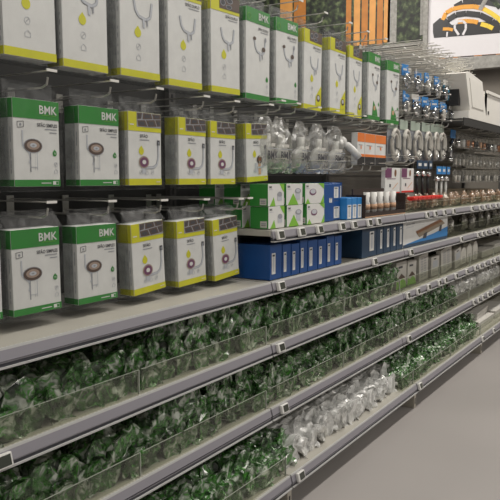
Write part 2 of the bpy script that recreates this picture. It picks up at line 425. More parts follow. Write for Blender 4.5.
def greens(w, h):
    """front of the green boxes"""
    b = MB(); y = -.0008; y2 = -.0014; L = -w / 2; R = w / 2
    b.rect(L, R, h - .044, h - .0005, y, 'bmkgreen'); b.rect(L, R, .0005, .016, y, 'bmkgreen')
    b.text('BMK', R - .0075, h - .031, .0275, y2, 'white', .012, 'RIGHT', sx=1.0)
    b.rect(R - .052, R - .010, h - .0345, h - .0338, y2, 'ltgreen')
    b.text('SIFÃO SIMPLES', R - .006, h - .061, .0115, y, 'ink', .018, 'RIGHT', sx=.85)
    b.line([(R - .044, h - .066), (R - .008, h - .066)], .0022, y, 'grey'); b.line([(R - .030, h - .0735), (R - .008, h - .0735)], .0022, y, 'grey')
    b.line([(L + .012, h - .066), (L + .012, h - .053), (L + .030, h - .051), (L + .030, h - .064), (L + .012, h - .066)], .001, y, 'ink')
    b.ell(L + .021, h - .059, .003, .003, y, 'grey')
    cx, cz = L + .056, h - .106
    b.line([(cx - .030, cz + .034), (cx - .030, cz), (cx - .010, cz - .018), (cx - .008, cz - .03), (cx - .012, cz - .04)], .004, y, 'pale')
    b.line([(cx - .010, cz - .018), (cx + .012, cz - .018), (cx + .012, cz - .055)], .0012, y, 'pale')
    b.line([(cx + .002, cz - .012), (cx + .002, cz - .050)], .021, y + .0002, 'pale'); b.line([(cx + .002, cz - .012), (cx + .002, cz - .048)], .017, y, 'white'); b.line([(cx - .008, cz - .016), (cx - .008, cz - .06)], .003, y, 'grey'); b.line([(cx + .006, cz - .02), (cx + .006, cz - .055)], .0008, y, 'pale')
    b.ell(cx, cz, .0280, .0165, y - .0002, 'grey'); b.ell(cx, cz, .0260, .015, y - .0006, 'brown'); b.ell(cx, cz + .001, .019, .0100, y - .001, 'tan'); b.ell(cx, cz + .001, .010, .005, y - .0014, 'pale'); b.ell(cx, cz + .001, .004, .002, y - .0018, 'grey')
    drop(b, R - .016, h - .122, .0065, y, 'bmkgreen'); b.text('70', R - .0195, h - .1245, .007, y2, 'white')
    icons(b, [(R - .013, .052), (R - .013, .036)], .005, y)
    b.line([(R - .060, .008), (R - .030, .008)], .002, y2, 'white'); b.rect(R - .024, R - .007, .004, .0125, y2, 'white'); b.rect(R - .0145, R - .008, .005, .0115, y2 - .0003, 'bmkgreen')
    return b
def yellows(w, h, copper_drain=False):
    b = MB(); y = -.0008; y2 = -.0014; L = -w / 2; R = w / 2
    b.rect(L, R, h - .052, h - .0005, y, 'yellow'); b.rect(L, R, .0005, .018, y, 'yellow')
    # photograph of twin sinks
    b.rect(L + .034, R - .001, h - .040, h - .001, y2, 'grey')
    for q in ([(.036, .003), (.056, .002), (.052, .018), (.036, .020)], [(.060, .002), (.094, .002), (.100, .016), (.058, .019)], [(.099, .002), (.136, .002), (.136, .014), (.104, .016)],
              [(.036, .023), (.068, .021), (.078, .038), (.040, .038)], [(.072, .021), (.108, .018), (.118, .036), (.082, .038)], [(.112, .018), (.136, .016), (.136, .034), (.121, .036)]):
        b.plate([(L + px, h - pz_) for px, pz_ in q], y2 - .0003, 'brown'); mx = sum(p[0] for p in q) / 4; mz = sum(p[1] for p in q) / 4
        b.plate([(L + mx + (px - mx) * .6, h - mz - (pz_ - mz) * .55) for px, pz_ in q], y2 - .0006, 'ink')
    b.line([(L + .006, h - .035), (L + .022, h - .035)], .003, y2, 'white')
    b.text('SIFÃO', L + .046, h - .069, .0125, y, 'ink', .018)
    b.line([(L + .046, h - .075), (L + .086, h - .075)], .0022, y, 'grey')
    drop(b, L + .052, h - .106, .0105, y, 'yellow')
    cx, cz = L + .062, h - .136
    b.line([(R - .013, h - .082), (R - .013, h - .12), (R - .020, h - .142), (R - .034, h - .150), (cx + .006, h - .152)], .0075, y, 'grey')
    b.line([(R - .013, h - .082), (R - .013, h - .12), (R - .020, h - .142), (R - .034, h - .150), (cx + .006, h - .152)], .0050, y2, 'pale')
    b.rect(R - .019, R - .007, h - .088, h - .074, y2, 'ink'); b.rect(R - .016, R - .010, h - .084, h - .078, y2 - .0003, 'grey')
    b.rect(cx - .009, cx + .009, cz - .032, cz, y, 'pale')
    if copper_drain:
        b.ell(cx + .022, cz + .012, .018, .014, y2, 'brown'); b.ell(cx + .022, cz + .013, .010, .007, y2 - .0004, 'copper'); b.rect(cx + .014, cx + .030, cz - .040, cz, y, 'peach')
    else:
        b.ell(cx, cz, .0215, .017, y2, 'tan'); b.ell(cx, cz, .0175, .0135, y2 - .0004, 'purple'); b.ell(cx, cz, .008, .006, y2 - .0008, 'white')
    icons(b, [(L + .050, .036), (L + .074, .035), (L + .098, .036)], .006, y)
    b.line([(R - .024, .009), (R - .007, .009)], .002, y2, 'white')
    return b
def talls(w, h, green, blob=False):
    b = MB(); y = -.0008; y2 = -.0014; L = -w / 2; R = w / 2
    c = 'bmkgreen' if green else 'yellow'
    if green:
        b.rect(L, R, h - .048, h - .0005, y, c); b.text('BMK', R - .010, h - .034, .033, y2, 'white', .012, 'RIGHT', sx=1.0)
        b.rect(R - .060, R - .012, h - .041, h - .0403, y2, 'ltgreen'); b.ring(L + .018, h - .030, .010, .001, y2, 'ltgreen')
    else:
        b.rect(L, R, h - .052, h - .0005, y, c); b.rect(L + .044, R - .001, h - .042, h - .001, y2, 'brown')
        for (cx, cz, rx, rz) in ((L + .062, h - .022, .014, .011), (L + .098, h - .013, .017, .009), (L + .094, h - .032, .016, .007)):
            b.ell(cx, cz, rx, rz, y2 - .0003, 'grey'); b.ell(cx, cz, rx * .8, rz * .75, y2 - .0006, 'ink')
    b.rect(L, R, .0005, .019, y, c)
    b.text('SIFÃO DUPLO', R - .010, h - .068, .0125, y, 'ink', .018, 'RIGHT', sx=.85)
    b.line([(R - .060, h - .073), (R - .012, h - .073)], .0022, y, 'grey')
    cz = h - .135; cx = L + .088
    P = [(cx - .036, cz + .034), (cx - .030, cz + .008), (cx - .018, cz - .006), (cx + .012, cz - .012), (cx + .028, cz - .002), (cx + .034, cz + .036)]
    b.line(P, .0085, y, 'grey'); b.line(P, .0060, y2, 'pale'); b.line([(cx, cz - .012), (cx + .002, cz - .034)], .008, y2 - .0002, 'pale'); b.line([(cx + .014, cz - .012), (cx + .015, cz - .028)], .005, y2 - .0002, 'grey')
    if green:
        b.ell(cx - .036, cz + .036, .009, .006, y2 - .0003, 'brown'); b.ell(cx + .022, cz + .006, .011, .008, y2 - .0006, 'brown'); b.ell(cx + .034, cz + .040, .006, .008, y2 - .0006, 'grey')
        drop(b, R - .018, .075, .008, y, c); icons(b, [(R - .018, .052), (R - .018, .034)], .006, y)
        if blob:
            b.plate([(L + .050, .020), (R - .030, .020), (R - .040, .048), (L + .064, .088)], y2, 'bmkgreen'); b.ell(L + .078, .055, .013, .011, y2 - .0004, 'peach')
    else:
        drop(b, L + .066, .120, .0125, y, 'yellow'); icons(b, [(L + .068, .083), (L + .068, .054)], .008, y)
        if blob:
            b.plate([(R - .052, .020), (R - .002, .020), (R - .002, .10), (R - .020, .085), (R - .050, .055)], y2, 'yellow'); b.ell(R - .028, .050, .016, .014, y2 - .0004, 'brown'); b.ell(R - .028, .052, .010, .008, y2 - .0008, 'pale')
    return b
def make_box(name, w, h, t, front, col, bt, bb):
    r = thing(name, 'box', 'box')
    carton_shell(w, h, t, col).build('carton', r)
    side_print(front, w, h, t, col, bt, bb); front.build('printed_artwork', r)
    bag_shell(w, h, t).build('clear_bag', r)
    return r
W2, H2, T2 = .138, .200, .052
W1, H1, T1 = .152, .305, .055
P = {
 'g': make_box('siphon_box', W2, H2, T2, greens(W2, H2), 'bmkgreen', .044, .016),
 'y': make_box('siphon_box', W2, H2, T2, yellows(W2, H2), 'yellow', .052, .018),
 'c': make_box('siphon_box', W2, H2, T2, yellows(W2, H2, True), 'yellow', .052, .018),
 'Y': make_box('siphon_box', W1, H1, T1, talls(W1, H1, False), 'yellow', .052, .019),
 'B': make_box('siphon_box', W1, H1, T1, talls(W1, H1, False, True), 'yellow', .052, .019),
 'G': make_box('siphon_box', W1, H1, T1, talls(W1, H1, True), 'bmkgreen', .048, .019),
 'K': make_box('siphon_box', W1, H1, T1, talls(W1, H1, True, True), 'bmkgreen', .048, .019)}
BY = .10
firsts = set()
def put_box(k, xr, z, rz, tilt, label, group, y=BY):
    w, h, t = (W1, H1, T1) if k in 'YBGK' else (W2, H2, T2)
    x = xr - w / 2
    o = P[k] if k not in firsts else dup(P[k])
    firsts.add(k)
    o.location = (x, y, z); o.rotation_euler = (0, tilt, rz); o['label'] = label; o['group'] = group
    hook(bay(x), x, z + h + .026, BACK - .002)
# top row (right edges on the plane Y=.10)
row1 = [(.985, 'Y'), (1.19, 'Y'), (1.362, 'Y'), (1.566, 'Y'), (1.766, 'Y'), (1.978, 'Y'), (2.173, 'G'), (2.38, 'G'), (2.583, 'B'), (2.813, 'B'), (2.996, 'B'), (3.210, 'K'), (3.451, 'K')]
nm = {'Y': 'tall white box with yellow base band', 'G': 'tall white box with green logo top', 'B': 'tall box with yellow top and corner patch', 'K': 'tall box with green top and lower patch'}
cnt = {}
tot = {'Y': 6, 'G': 2, 'B': 3, 'K': 2}
for n, (x, k) in enumerate(row1):
    c = cnt[k] = cnt.get(k, 0) + 1
    put_box(k, x, 1.408 + .0 * n + (.004 if n % 2 else 0), random.uniform(-.05, .05), random.uniform(-.012, .012), '%s, %s such box in top hanging row' % (nm[k], ORD[c - 1]), 'tall siphon boxes in the top hanging row')
row2 = [(1.012, 'g', 0), (1.192, 'g', 0), (1.395, 'g', 0), (1.572, 'y', 0), (1.789, 'y', 0), (1.953, 'y', 0), (2.165, 'c', -.045)]
nm2 = {'g': 'white box with green logo band', 'y': 'yellow banded box with sink picture', 'c': 'tilted yellow banded box, copper drain'}
cnt = {}
for n, (x, k, tl) in enumerate(row2):
    c = cnt[k] = cnt.get(k, 0) + 1
    put_box(k, x, 1.120 + (.008 if k == 'c' else 0), random.uniform(-.04, .04), tl, '%s, %s from the left in middle hanging row' % (nm2[k], ORD[c - 1]), 'short siphon boxes in the middle hanging row')
row3 = [(1.008, 'g', 0), (1.181, 'g', -.012), (1.379, 'g', -.008), (1.585, 'y', -.055), (1.785, 'y', -.04), (1.975, 'y', -.07), (2.03, 'g', -.03)]
cnt = {}
for n, (x, k, tl) in enumerate(row3):
    c = cnt[k] = cnt.get(k, 0) + 1
    if n == 6:
        put_box(k, x, .812, -.1, tl, 'white and green box mostly hidden behind last yellow box of bottom hanging row', 'short siphon boxes in the bottom hanging row', y=.17); continue
    put_box(k, x, .826 - .003 * n, random.uniform(-.04, .04), tl, '%s, %s from the left in bottom hanging row' % (nm2[k], ORD[c - 1]), 'short siphon boxes in the bottom hanging row')

# ------------------------------------------------------------------ crumpled siphon bags
def bag_mesh(seed, m, L=.32, R=.043, soft=False):
    r = random.Random(seed); b = MB(); n = 16; K = 22; vs = []
    for i in range(K):
        t = i / (K - 1)
        if t < .10: rad = R * (1.0 - 3.0 * t); fl = 1.3
        elif t > .90: rad = R * (.45 + 3.5 * (t - .9)); fl = 1.3
        else: rad = R * min(1, .72 + 5 * (t - .1)); fl = 1.0
        cx, cz = r.uniform(-.004, .004), r.uniform(-.003, .003)
        for k in range(n):
            a = 2 * PI * k / n + r.uniform(-.12, .12)
            q = rad * (r.uniform(.90, 1.06) if soft else r.uniform(.78, 1.14))
            vs.append((cx + q * math.cos(a) * fl, t * L + r.uniform(-.007, .007), cz + q * math.sin(a) / fl))
    fs = []
    for i in range(K - 1):
        for k in range(n):
            a, bb, c, d = i * n + k, i * n + (k + 1) % n, (i + 1) * n + (k + 1) % n, (i + 1) * n + k
            fs += [(a, bb, c), (a, c, d)] if r.random() < .5 else [(a, bb, d), (bb, c, d)]
    fs += [tuple(range(n))[::-1], tuple((K - 1) * n + k for k in range(n))]
    b.add(vs, fs, m)
    # loose crinkled flap of film over the front end
    for q in range(3):
        a0 = r.uniform(0, 2 * PI); w = r.uniform(.014, .028); pts = []
        for i in range(4):
            for s in (-1, 0, 1):
                rr = .010 + .012 * i
                pts.append((rr * math.cos(a0) + s * w / 2 * -math.sin(a0) + r.uniform(-.003, .003), .03 - .014 * i + r.uniform(-.006, .006), rr * math.sin(a0) + s * w / 2 * math.cos(a0) + r.uniform(-.003, .003)))
        b.add(pts, [(i * 3 + s, i * 3 + s + 1, i * 3 + s + 4, i * 3 + s + 3) for i in range(3) for s in (0, 1)], m)
    return b.mesh('bagged_siphon')
def pipe_mesh():
    b = MB(); pts = []; rr = []
    for i in range(27):
        pts.append((0, .045 + i * .0095, 0)); rr.append(.0205 if i % 2 else .0165)
    b.tube(pts, .02, 'pvc', 10, rads=rr)
    return b.mesh('siphon_pipe')
PIPE = pipe_mesh()
GM = [bag_mesh(s, 'bag') for s in range(7)]
CM = [bag_mesh(50 + s, 'clearbag', .38, .042, True) for s in range(5)]
CLEARPIPE = PIPE
def heap(xa, xb, z0, yf, rows, pitchx, meshes, label, group, zstep=.050, hmod=None, back=.012):
    n = int((xb - xa) / pitchx); k = 0
    for r in range(rows):
        for i in range(n):
            x = xa + (i + .5 + (.5 if r % 2 else 0)) * pitchx + random.uniform(-.010, .010)
            if x > xb: continue
            if r == rows - 1 and hmod and not hmod(x): continue
            z = z0 + .034 + r * zstep + random.uniform(-.004, .006)
            y = yf + .026 + r * back + random.uniform(0, .020)
            o = link('bagged_siphon', random.choice(meshes), None, (x, y, z))
            o.rotation_euler = (random.uniform(-.05, .08), random.uniform(-PI, PI), random.uniform(-.22, .22))
            s = random.uniform(.92, 1.08); o.scale = (s, min(s, 1.0) * .98, s)
            tag(o, label, 'bag', group)
            link('siphon_pipe', PIPE, o)
def wave(x): return noise.noise(Vector((x * 2.3, 1.7, 0))) > -.12
heap(.76, 3.30, .572, 0, 3, .079, GM, 'crumpled clear and green siphon bag in heap on third shelf from the bottom', 'green siphon bags on the third shelf from the bottom', .048, wave)
heap(.76, 4.38, .346, 0, 3, .080, GM, 'crumpled clear and green siphon bag in heap on second shelf from the bottom', 'green siphon bags on the second shelf from the bottom', .050, wave)
heap(.90, 2.12, .125, -.08, 2, .080, GM, 'crumpled clear and green siphon bag on bottom shelf, left of the clear bags', 'green siphon bags at the left of the bottom shelf', .040, None, .05)
heap(3.16, 4.62, .125, -.08, 2, .080, GM, 'crumpled clear and green siphon bag on bottom shelf, right of the clear bags', 'green siphon bags at the right of the bottom shelf', .040, None, .05)
heap(2.05, 3.15, .125, -.07, 2, .068, CM, 'clear crinkled bag holding white pipe, lying on bottom shelf', 'clear pipe bags on the bottom shelf', .036, None, .07)

# ------------------------------------------------------------------ shelf E, green and white small boxes
def small_green(w, h, t, v):
    b = MB(); b.box(-w / 2, w / 2, 0, t, 0, h, 'white', b=.0006)
    r = thing('drain_box', 'x', 'box'); b.build('carton', r)
    b = MB(); L, R, y = -w / 2, w / 2, -.0006
    b.box(L - .0005, L - .0002, .0005, t - .0005, .0005, h - .0005, 'bmkgreen'); b.box(L, R, .0005, t, h + .0002, h + .0005, 'bmkgreen')
    b.box(L - .0009, L - .0006, .006, .032, .004, .026, 'offwhite'); b.box(L - .0011, L - .0009, .010, .028, .010, .012, 'ink'); b.box(L - .0011, L - .0009, .010, .028, .015, .020, 'grey')
    b.text('BMK', L + .007, h - .014, .010, y, 'ink', .02); b.line([(L + .007, h - .019), (L + .036, h - .019)], .0018, y, 'pale')
    if v == 0:
        b.plate([(R - .034, h), (R, h), (R, h - .030), (R - .014, h - .02)], y, 'ltgreen'); b.plate([(L + .012, 0), (L + .052, 0), (L + .040, .030)], y, 'ltgreen')
        b.rect(R - .050, R - .016, .018, .040, y - .0003, 'pale'); b.ell(R - .033, .040, .017, .009, y - .0006, 'grey')
    elif v == 1:
        b.plate([(L + .010, 0), (R - .030, 0), (L + .048, .042)], y, 'ltgreen'); b.ell(R - .034, .050, .022, .010, y - .0003, 'grey'); b.ell(R - .034, .051, .015, .006, y - .0006, 'pale')
        b.rect(R - .050, R - .018, .018, .044, y - .0002, 'pale')
    else:
        b.plate([(R - .050, h), (R, h), (R, h - .022)], y, 'ltgreen'); b.plate([(R - .03, 0), (R, 0), (R, .034)], y, 'ltgreen'); b.plate([(L, 0), (L + .04, 0), (L + .02, .02)], y, 'ltgreen')
        b.ell(L + .062, .044, .028, .012, y - .0003, 'purple'); b.ell(L + .062, .046, .022, .009, y - .0006, 'pale')
    b.build('printed_artwork', r); return r
zE = .966
SG = [small_green(.116 if v < 2 else .158, .076, .072, v) for v in range(3)]; used = set()
spots = [(2.051, .03, 0, 0, 'lower left small green box with grey drain at front corner of stack'), (2.185, .03, 0, 1, 'second small green and white box in bottom layer of front stack'), (2.330, .03, 0, 2, 'third small green and white box in bottom layer, wider than its neighbours'),
         (2.048, .03, 1, 0, 'small green and white box on top at left end of stack'), (2.180, .03, 1, 1, 'small green and white box on top, in middle of stack'), (2.320, .03, 1, 2, 'small green and white box on top at right end of stack, beside blue boxes'),
         (2.055, .14, 0, 0, 'small green box in bottom layer behind left end of stack'), (2.185, .14, 0, 1, 'small green box in bottom layer behind middle of stack'), (2.322, .14, 0, 0, 'small green box in bottom layer behind right end of stack'),
         (2.052, .14, 1, 1, 'small green box in upper layer behind left end of stack'), (2.184, .14, 1, 0, 'small green box in upper layer behind middle of stack'), (2.318, .14, 1, 1, 'small green box in upper layer behind right end of stack'),
         (2.054, .25, 0, 1, 'small green box at back of stack, left end, lower'), (2.052, .25, 1, 0, 'small green box at back of stack, left end, upper')]
for x, y, lv, v, lb in spots:
    o = SG[v] if v not in used else dup(SG[v])
    used.add(v); o.location = (x + (.058 if v < 2 else .079), y, zE + lv * .0775); o.rotation_euler = (0, 0, random.uniform(-.05, .05))
    o['label'] = lb; o['group'] = 'small green boxes on the upper shelf'

# ------------------------------------------------------------------ blue boxes
def blue_box(name, label, group, x0, x1, y0, t, z0, h, col, lab=None, rz=0):
    w = x1 - x0
    r = thing(name, label, 'box', ((x0 + x1) / 2, y0, z0), rz, group)
    b = MB(); b.box(-w / 2 + .001, w / 2 - .001, 0, t, 0, h, col, b=.001); b.build('carton', r)
    if lab:
        a0, a1, c0, c1 = lab; b = MB(); y = -.0006
        X0, X1, Z0, Z1 = -w / 2 + a0 * w, -w / 2 + a1 * w, c0 * h, c1 * h
        b.rect(X0, X1, Z0, Z1, y, 'white')
        b.line([((X0 + X1) / 2, Z0 + (Z1 - Z0) * .12), ((X0 + X1) / 2, Z0 + (Z1 - Z0) * .8)], (X1 - X0) * .3, y - .0004, 'pale')
        b.rect(X0 + (X1 - X0) * .2, X1 - (X1 - X0) * .2, Z0 + (Z1 - Z0) * .84, Z0 + (Z1 - Z0) * .93, y - .0004, 'ink')
        b.build('printed_label', r)
    return r
zA = .789
e = [270, 282.5, 291.5, 300, 308, 318, 326.5, 334.5, 342]
for i in range(8):
    x0 = at(e[i], 260, .02)[0]; x1 = at(e[i + 1], 260, .02)[0] - .004
    blue_box('cistern_part_box', 'upright dark blue box, %s from the left in its row on long shelf' % ORD[i], 'upright blue boxes on the long shelf', x0, x1, .02, .20, zA, .122 - .004 * (i % 3), 'blue', (.14, .44, .16, .76), 0)
e = [362, 377, 383.5, 390.5, 396.5, 403]
for i in range(5):
    x0 = at(e[i], 245, .02)[0]; x1 = at(e[i + 1], 245, .02)[0] - .004
    blue_box('faucet_box', 'tall navy box with white strip label, %s from the left of the navy group' % ORD[i], 'navy boxes left of the long white box', x0, x1, .02, .20, zA, .125, 'navy', (.50, .80, .2, .9), 0)
blue_box('faucet_box', 'large plain blue carton lying behind the row of upright blue boxes', None, 2.07, 2.33, .235, .19, zA, .115, 'blue')
zz = zE
blue_box('valve_box', 'large dark blue box beside green stack on upper shelf', 'blue boxes on the upper shelf', 2.500, 2.600, .045, .13, zz, .150, 'blue', (.55, .8, .5, .62))
blue_box('valve_box', 'blue and white box on upper shelf, lower left of the pair of small ones', 'blue boxes on the upper shelf', 2.612, 2.690, .06, .12, zz, .080, 'blue', (.1, .9, .1, .7))
blue_box('valve_box', 'blue box with white drawing resting on top of a small blue box', 'blue boxes on the upper shelf', 2.612, 2.690, .06, .12, zz + .0815, .070, 'blue', (.15, .75, .15, .8))
blue_box('valve_box', 'wide dark blue box with white panel at back of upper shelf', 'blue boxes on the upper shelf', 2.700, 2.880, .14, .12, zz, .155, 'blue', (.66, .94, .45, .9))
for i, x in enumerate((2.692, 2.745, 2.798)):
    blue_box('valve_box', 'small bright blue box with white front, %s from the left beside brown display' % ORD[i], 'small bright blue boxes on the upper shelf', x, x + .050, .03, .09, zz, .090, 'blue2', (.12, .88, .03, .68))

# brown display with sealant tubes
x0, x1 = 2.852, 3.350
t = thing('display_box', 'dark brown display box holding five white tubes on upper shelf', 'display box', ((x0 + x1) / 2, .015, zE))
b = MB(); w = (x1 - x0) / 2
b.box(-w, w, 0, .10, 0, .006, 'darkbrown'); b.box(-w, w, .060, .066, .006, .125, 'darkbrown'); b.box(-w, -w + .004, 0, .094, .006, .10, 'darkbrown'); b.box(w - .004, w, 0, .094, .006, .10, 'darkbrown'); b.box(-w + .004, w - .004, 0, .004, .006, .022, 'darkbrown')
b.build('tray', t)
b = MB(); b.box(-w, w, -.003, -.001, .028, .058, 'film'); b.box(-w + .0, w - .0, -.0005, 0, .0, .004, 'peach'); b.build('clear_front', t)
for i, px in enumerate((368, 375, 381.3, 387.6, 394)):
    X = at(px, 205, .035)[0]
    r = thing('sealant_tube', 'white tube with orange lower label, %s from the left in brown display' % ORD[i], 'tube', (X, .042, zE + .0065), 0, 'white tubes in the brown display')
    b = MB(); b.tube([(0, 0, 0), (0, 0, .016), (0, 0, .018), (0, 0, .104)], .017, 'tube', 12, rads=[.013, .013, .0155, .0150]); b.build('tube_body', r, True)
    b = MB(); b.tube([(0, 0, .026), (0, 0, .050)], .0162, 'peach', 12); b.build('paper_label', r, True)
    b = MB(); b.rect(-.003, .003, .060, .084, -.0158, 'ink'); b.build('printed_text', r)

# purple/white cards, hanging
def card(name, label, cat, x0, x1, y, z0, z1, t, base, art=None, group=None, tilt=0, rz=0):
    w = x1 - x0; h = z1 - z0
    r = thing(name, label, cat, ((x0 + x1) / 2, y, z0), rz, group); r.rotation_euler.y = tilt
    b = MB(); b.box(-w / 2, w / 2, 0, t, 0, h, base, b=.0006); b.build('card_body', r)
    if art:
        b = MB(); art(b, w, h); b.build('printed_artwork', r)
    return r
def art_purple(b, w, h):
    b.rect(-w / 2, -w * .08, h * .62, h - .001, -.0008, 'purple'); b.ell(w * .18, h * .80, w * .07, h * .14, -.0008, 'copper')
    b.line([(-w * .4, h * .58), (w * .2, h * .58)], .003, -.0009, 'purple'); b.line([(0, h * .18), (w * .35, h * .42)], .004, -.0008, 'peach'); b.rect(-w * .22, -w * .12, h * .26, h * .38, -.0008, 'ink')
    b.rect(-w / 2, w / 2, 0, h * .07, -.0008, 'red')
card('fitting_pack', 'white card pack with purple corner hanging above brown display', 'pack', 3.215, 3.415, .07, 1.062, 1.190, .02, 'white', art_purple, 'purple cornered packs')
card('fitting_pack', 'white card pack with purple corner hanging above red strip', 'pack', 3.440, 3.620, .07, 1.066, 1.190, .02, 'white', art_purple, 'purple cornered packs')
for x in (3.31, 3.53): hook(bay(x), x, 1.205)

# ------------------------------------------------------------------ bagged white fittings (BMK)
def pouch(w, h, d, m, seed):
    r = random.Random(seed); b = MB(); nx, nz = 9, 12; vs = []
    for side in (-1, 1):
        for j in range(nz):
            t = j / (nz - 1); wid = w * (1 if t < .62 else 1 - .65 * (t - .62) / .38)
            for i in range(nx):
                s = i / (nx - 1)
                edge = min(1, 4 * s, 4 * (1 - s), 5 * t + .1, 2.6 * (1 - t) + .05)
                y = side * d / 2 * edge + r.uniform(-.004, .004) * (1 if edge > .1 else .3)
                vs.append(((s - .5) * wid + r.uniform(-.003, .003), y, t * h + r.uniform(-.003, .003)))
    fs = []
    for k in range(2):
        o = k * nx * nz
        for j in range(nz - 1):
            for i in range(nx - 1):
                a, bb, c, dd = o + j * nx + i, o + j * nx + i + 1, o + (j + 1) * nx + i + 1, o + (j + 1) * nx + i
                q = [(a, bb, c), (a, c, dd)] if r.random() < .5 else [(a, bb, dd), (bb, c, dd)]
                fs += q if k == 0 else [f[::-1] for f in q]
    b.add(vs, fs, m); return b
pl = [(2.18, .19, 0, 'bagged white drain fitting hanging just right of the tilted yellow box'), (2.292, .195, 1, 'bagged white round fitting, second from left in its row'),
      (2.462, .175, 2, 'bagged white fitting, third from left in its row'), (2.622, .185, 3, 'bagged white fitting, fourth from left in its row'), (2.80, .21, 4, 'bagged white fitting with pipe end showing, next to orange packs')]
for X, w, sd, lb in pl:
    r = thing('bagged_fitting', lb, 'bag', (X, .12 + .006 * sd, 1.158), random.uniform(-.12, .12), 'bagged white fittings on hooks')
    pouch(w, .205, .05, 'pouch', sd).build('clear_bag', r)
    b = MB(); b.tube([(0, -.012, .055), (0, .0, .057), (0, .012, .058)], .045, 'pvc', 16, rads=[.050, .052, .044]); b.tube([(0, .0, .055), (.01, .0, .09), (.02, .005, .14)], .016, 'pvc', 10); b.build('drain_fitting', r, True)
    b = MB(); b.text('BMK', 0, .050, .042, -.0310, 'ink', .02, 'CENTER'); b.line([(-.04, .088), (.045, .088)], .003, -.0310, 'grey'); b.rect(-.012, .02, .095, .106, -.0310, 'offwhite'); b.build('printed_text', r)
    hook(bay(X), X, 1.375)
r = thing('elbow_pipe', 'white elbow pipe sticking out at the end of the bagged fittings', 'pipe', (2.90, .10, 1.235))
b = MB(); b.tube([(-.02, .05, .052), (-.01, .02, .048), (.005, -.005, .02), (.02, -.02, -.005)], .017, 'pvc', 12); b.build('bent_pipe', r, True)
b = MB(); b.tube([(-.05, .05, .062), (-.015, .05, .062)], .030, 'pvc', 12); b.build('collar', r, True)
hook(1, 2.90, 1.375)

# orange packs
def art_orange(b, w, h):
    b.rect(-w / 2, w / 2, h * .72, h - .001, -.0008, 'orange'); b.rect(-w / 2, w / 2, h * .26, h * .34, -.0008, 'orange'); b.rect(-w / 2, w / 2, 0, h * .255, -.0008, 'black')
    b.rect(-w * .06, w * .06, h * .50, h * .60, -.0008, 'orange'); b.line([(-w * .35, h * .62), (w * .2, h * .62)], .003, -.0009, 'grey')
for i, (a, c) in enumerate(((2.950, 3.03), (3.035, 3.155), (3.160, 3.29))):
    card('sealing_ring_pack', 'white pack with orange bands, %s from the left of three beside the hose coils' % ORD[i], 'pack', a, c, .10, 1.200, 1.345, .03, 'white', art_orange, 'orange banded packs')
    hook(bay(a), (a + c) / 2, 1.36)

# hose coils in blisters
def coil_pack():
    r = thing('hose_pack', 'x', 'hose')
    b = MB(); b.box(-.067, .067, .02, .022, 0, .205, 'grey'); b.box(-.067, .067, .017, .019, .165, .215, 'mint'); b.build('backing_card', r)
    b = MB()
    for k in range(2):
        rr = .052 - .016 * k
        b.tube([(rr * math.cos(2 * PI * i / 20), .004 * k, .086 + rr * 1.42 * math.sin(2 * PI * i / 20)) for i in range(20)], .0095, 'silver', 7, closed=True)
    b.tube([(.0, -.010, .018), (.01, -.012, .036)], .007, 'chrome', 8); b.build('coiled_hose', r, True)
    b = MB(); b.box(-.06, .06, -.016, -.0155, .004, .152, 'film'); b.box(-.06, -.0595, -.016, .02, .004, .152, 'film'); b.box(.0595, .06, -.016, .02, .004, .152, 'film'); b.build('blister', r)
    return r
cp = coil_pack()
xs = [3.40, 3.56, 3.735, 3.91, 4.05, 4.17]
for i, X in enumerate(xs):
    o = cp if i == 0 else dup(cp)
    o.location = (X, .09, 1.222 + .004 * i); o.rotation_euler = (0, 0, .06 * math.sin(i * 2)); o['label'] = 'coiled silver hose in clear blister, %s from the left in its row' % ORD[i]; o['group'] = 'coiled hose packs'
    hook(bay(X), X, 1.44)

# valve packs with blue headers, two rows
def valve_pack(v):
    r = thing('valve_pack', 'x', 'pack')
    b = MB(); b.box(-.034, .034, .010, .011, 0, .118, 'film'); b.box(-.034, .034, -.013, -.0125, .0, .09, 'film'); b.box(-.034, -.0335, -.013, .011, 0, .09, 'film'); b.build('blister', r)
    b = MB(); c = ('blue2', 'offwhite', 'blue2', 'teal')[v]
    b.box(-.030, .030, .0065, .0095, .062 if v != 1 else .09, .118, c); b.rect(-.018, .018, .088, .098, .006, 'white'); b.build('header_card', r)
    b = MB(); m = ('chrome', 'chrome', 'silver', 'teal')[v]
    b.tube([(0, 0, .01), (0, 0, .03), (0, 0, .055), (0, 0, .07)], .012, m, 8, rads=[.009, .014, .011, .016]); b.tube([(-.022, 0, .040), (.022, 0, .040)], .008, m, 8); b.tube([(-.02, -.004, .072), (.02, -.004, .078)], .005, ('blue2', 'black', 'chrome', 'teal')[v], 6)
    b.build('valve_body', r, True); return r
VP = [valve_pack(v) for v in range(4)]; vu = set()
def put_valve(v, X, z, y, label, group):
    o = VP[v] if v not in vu else dup(VP[v])
    vu.add(v); o.location = (X, y, z); o.rotation_euler = (0, 0, random.uniform(-.5, .3)); o['label'] = label; o['group'] = group
seqa = [0, 1, 1, 0, 2, 1, 0, 2, 1, 3, 3]
for i, v in enumerate(seqa):
    X = 3.50 + i * .085
    put_valve(v, X, 1.598 - .004 * (i % 2), .08 + .02 * (i % 2), ['blue headed', 'pale headed', 'blue and silver', 'teal'][v] + ' valve pack, %s from the left in the upper valve row' % ORD[i], 'valve packs in the upper row')
    hook(bay(X), X, 1.725)
seqb = [0, 2, 1, 0, 0, 2, 0, 1, 2, 0, 1]
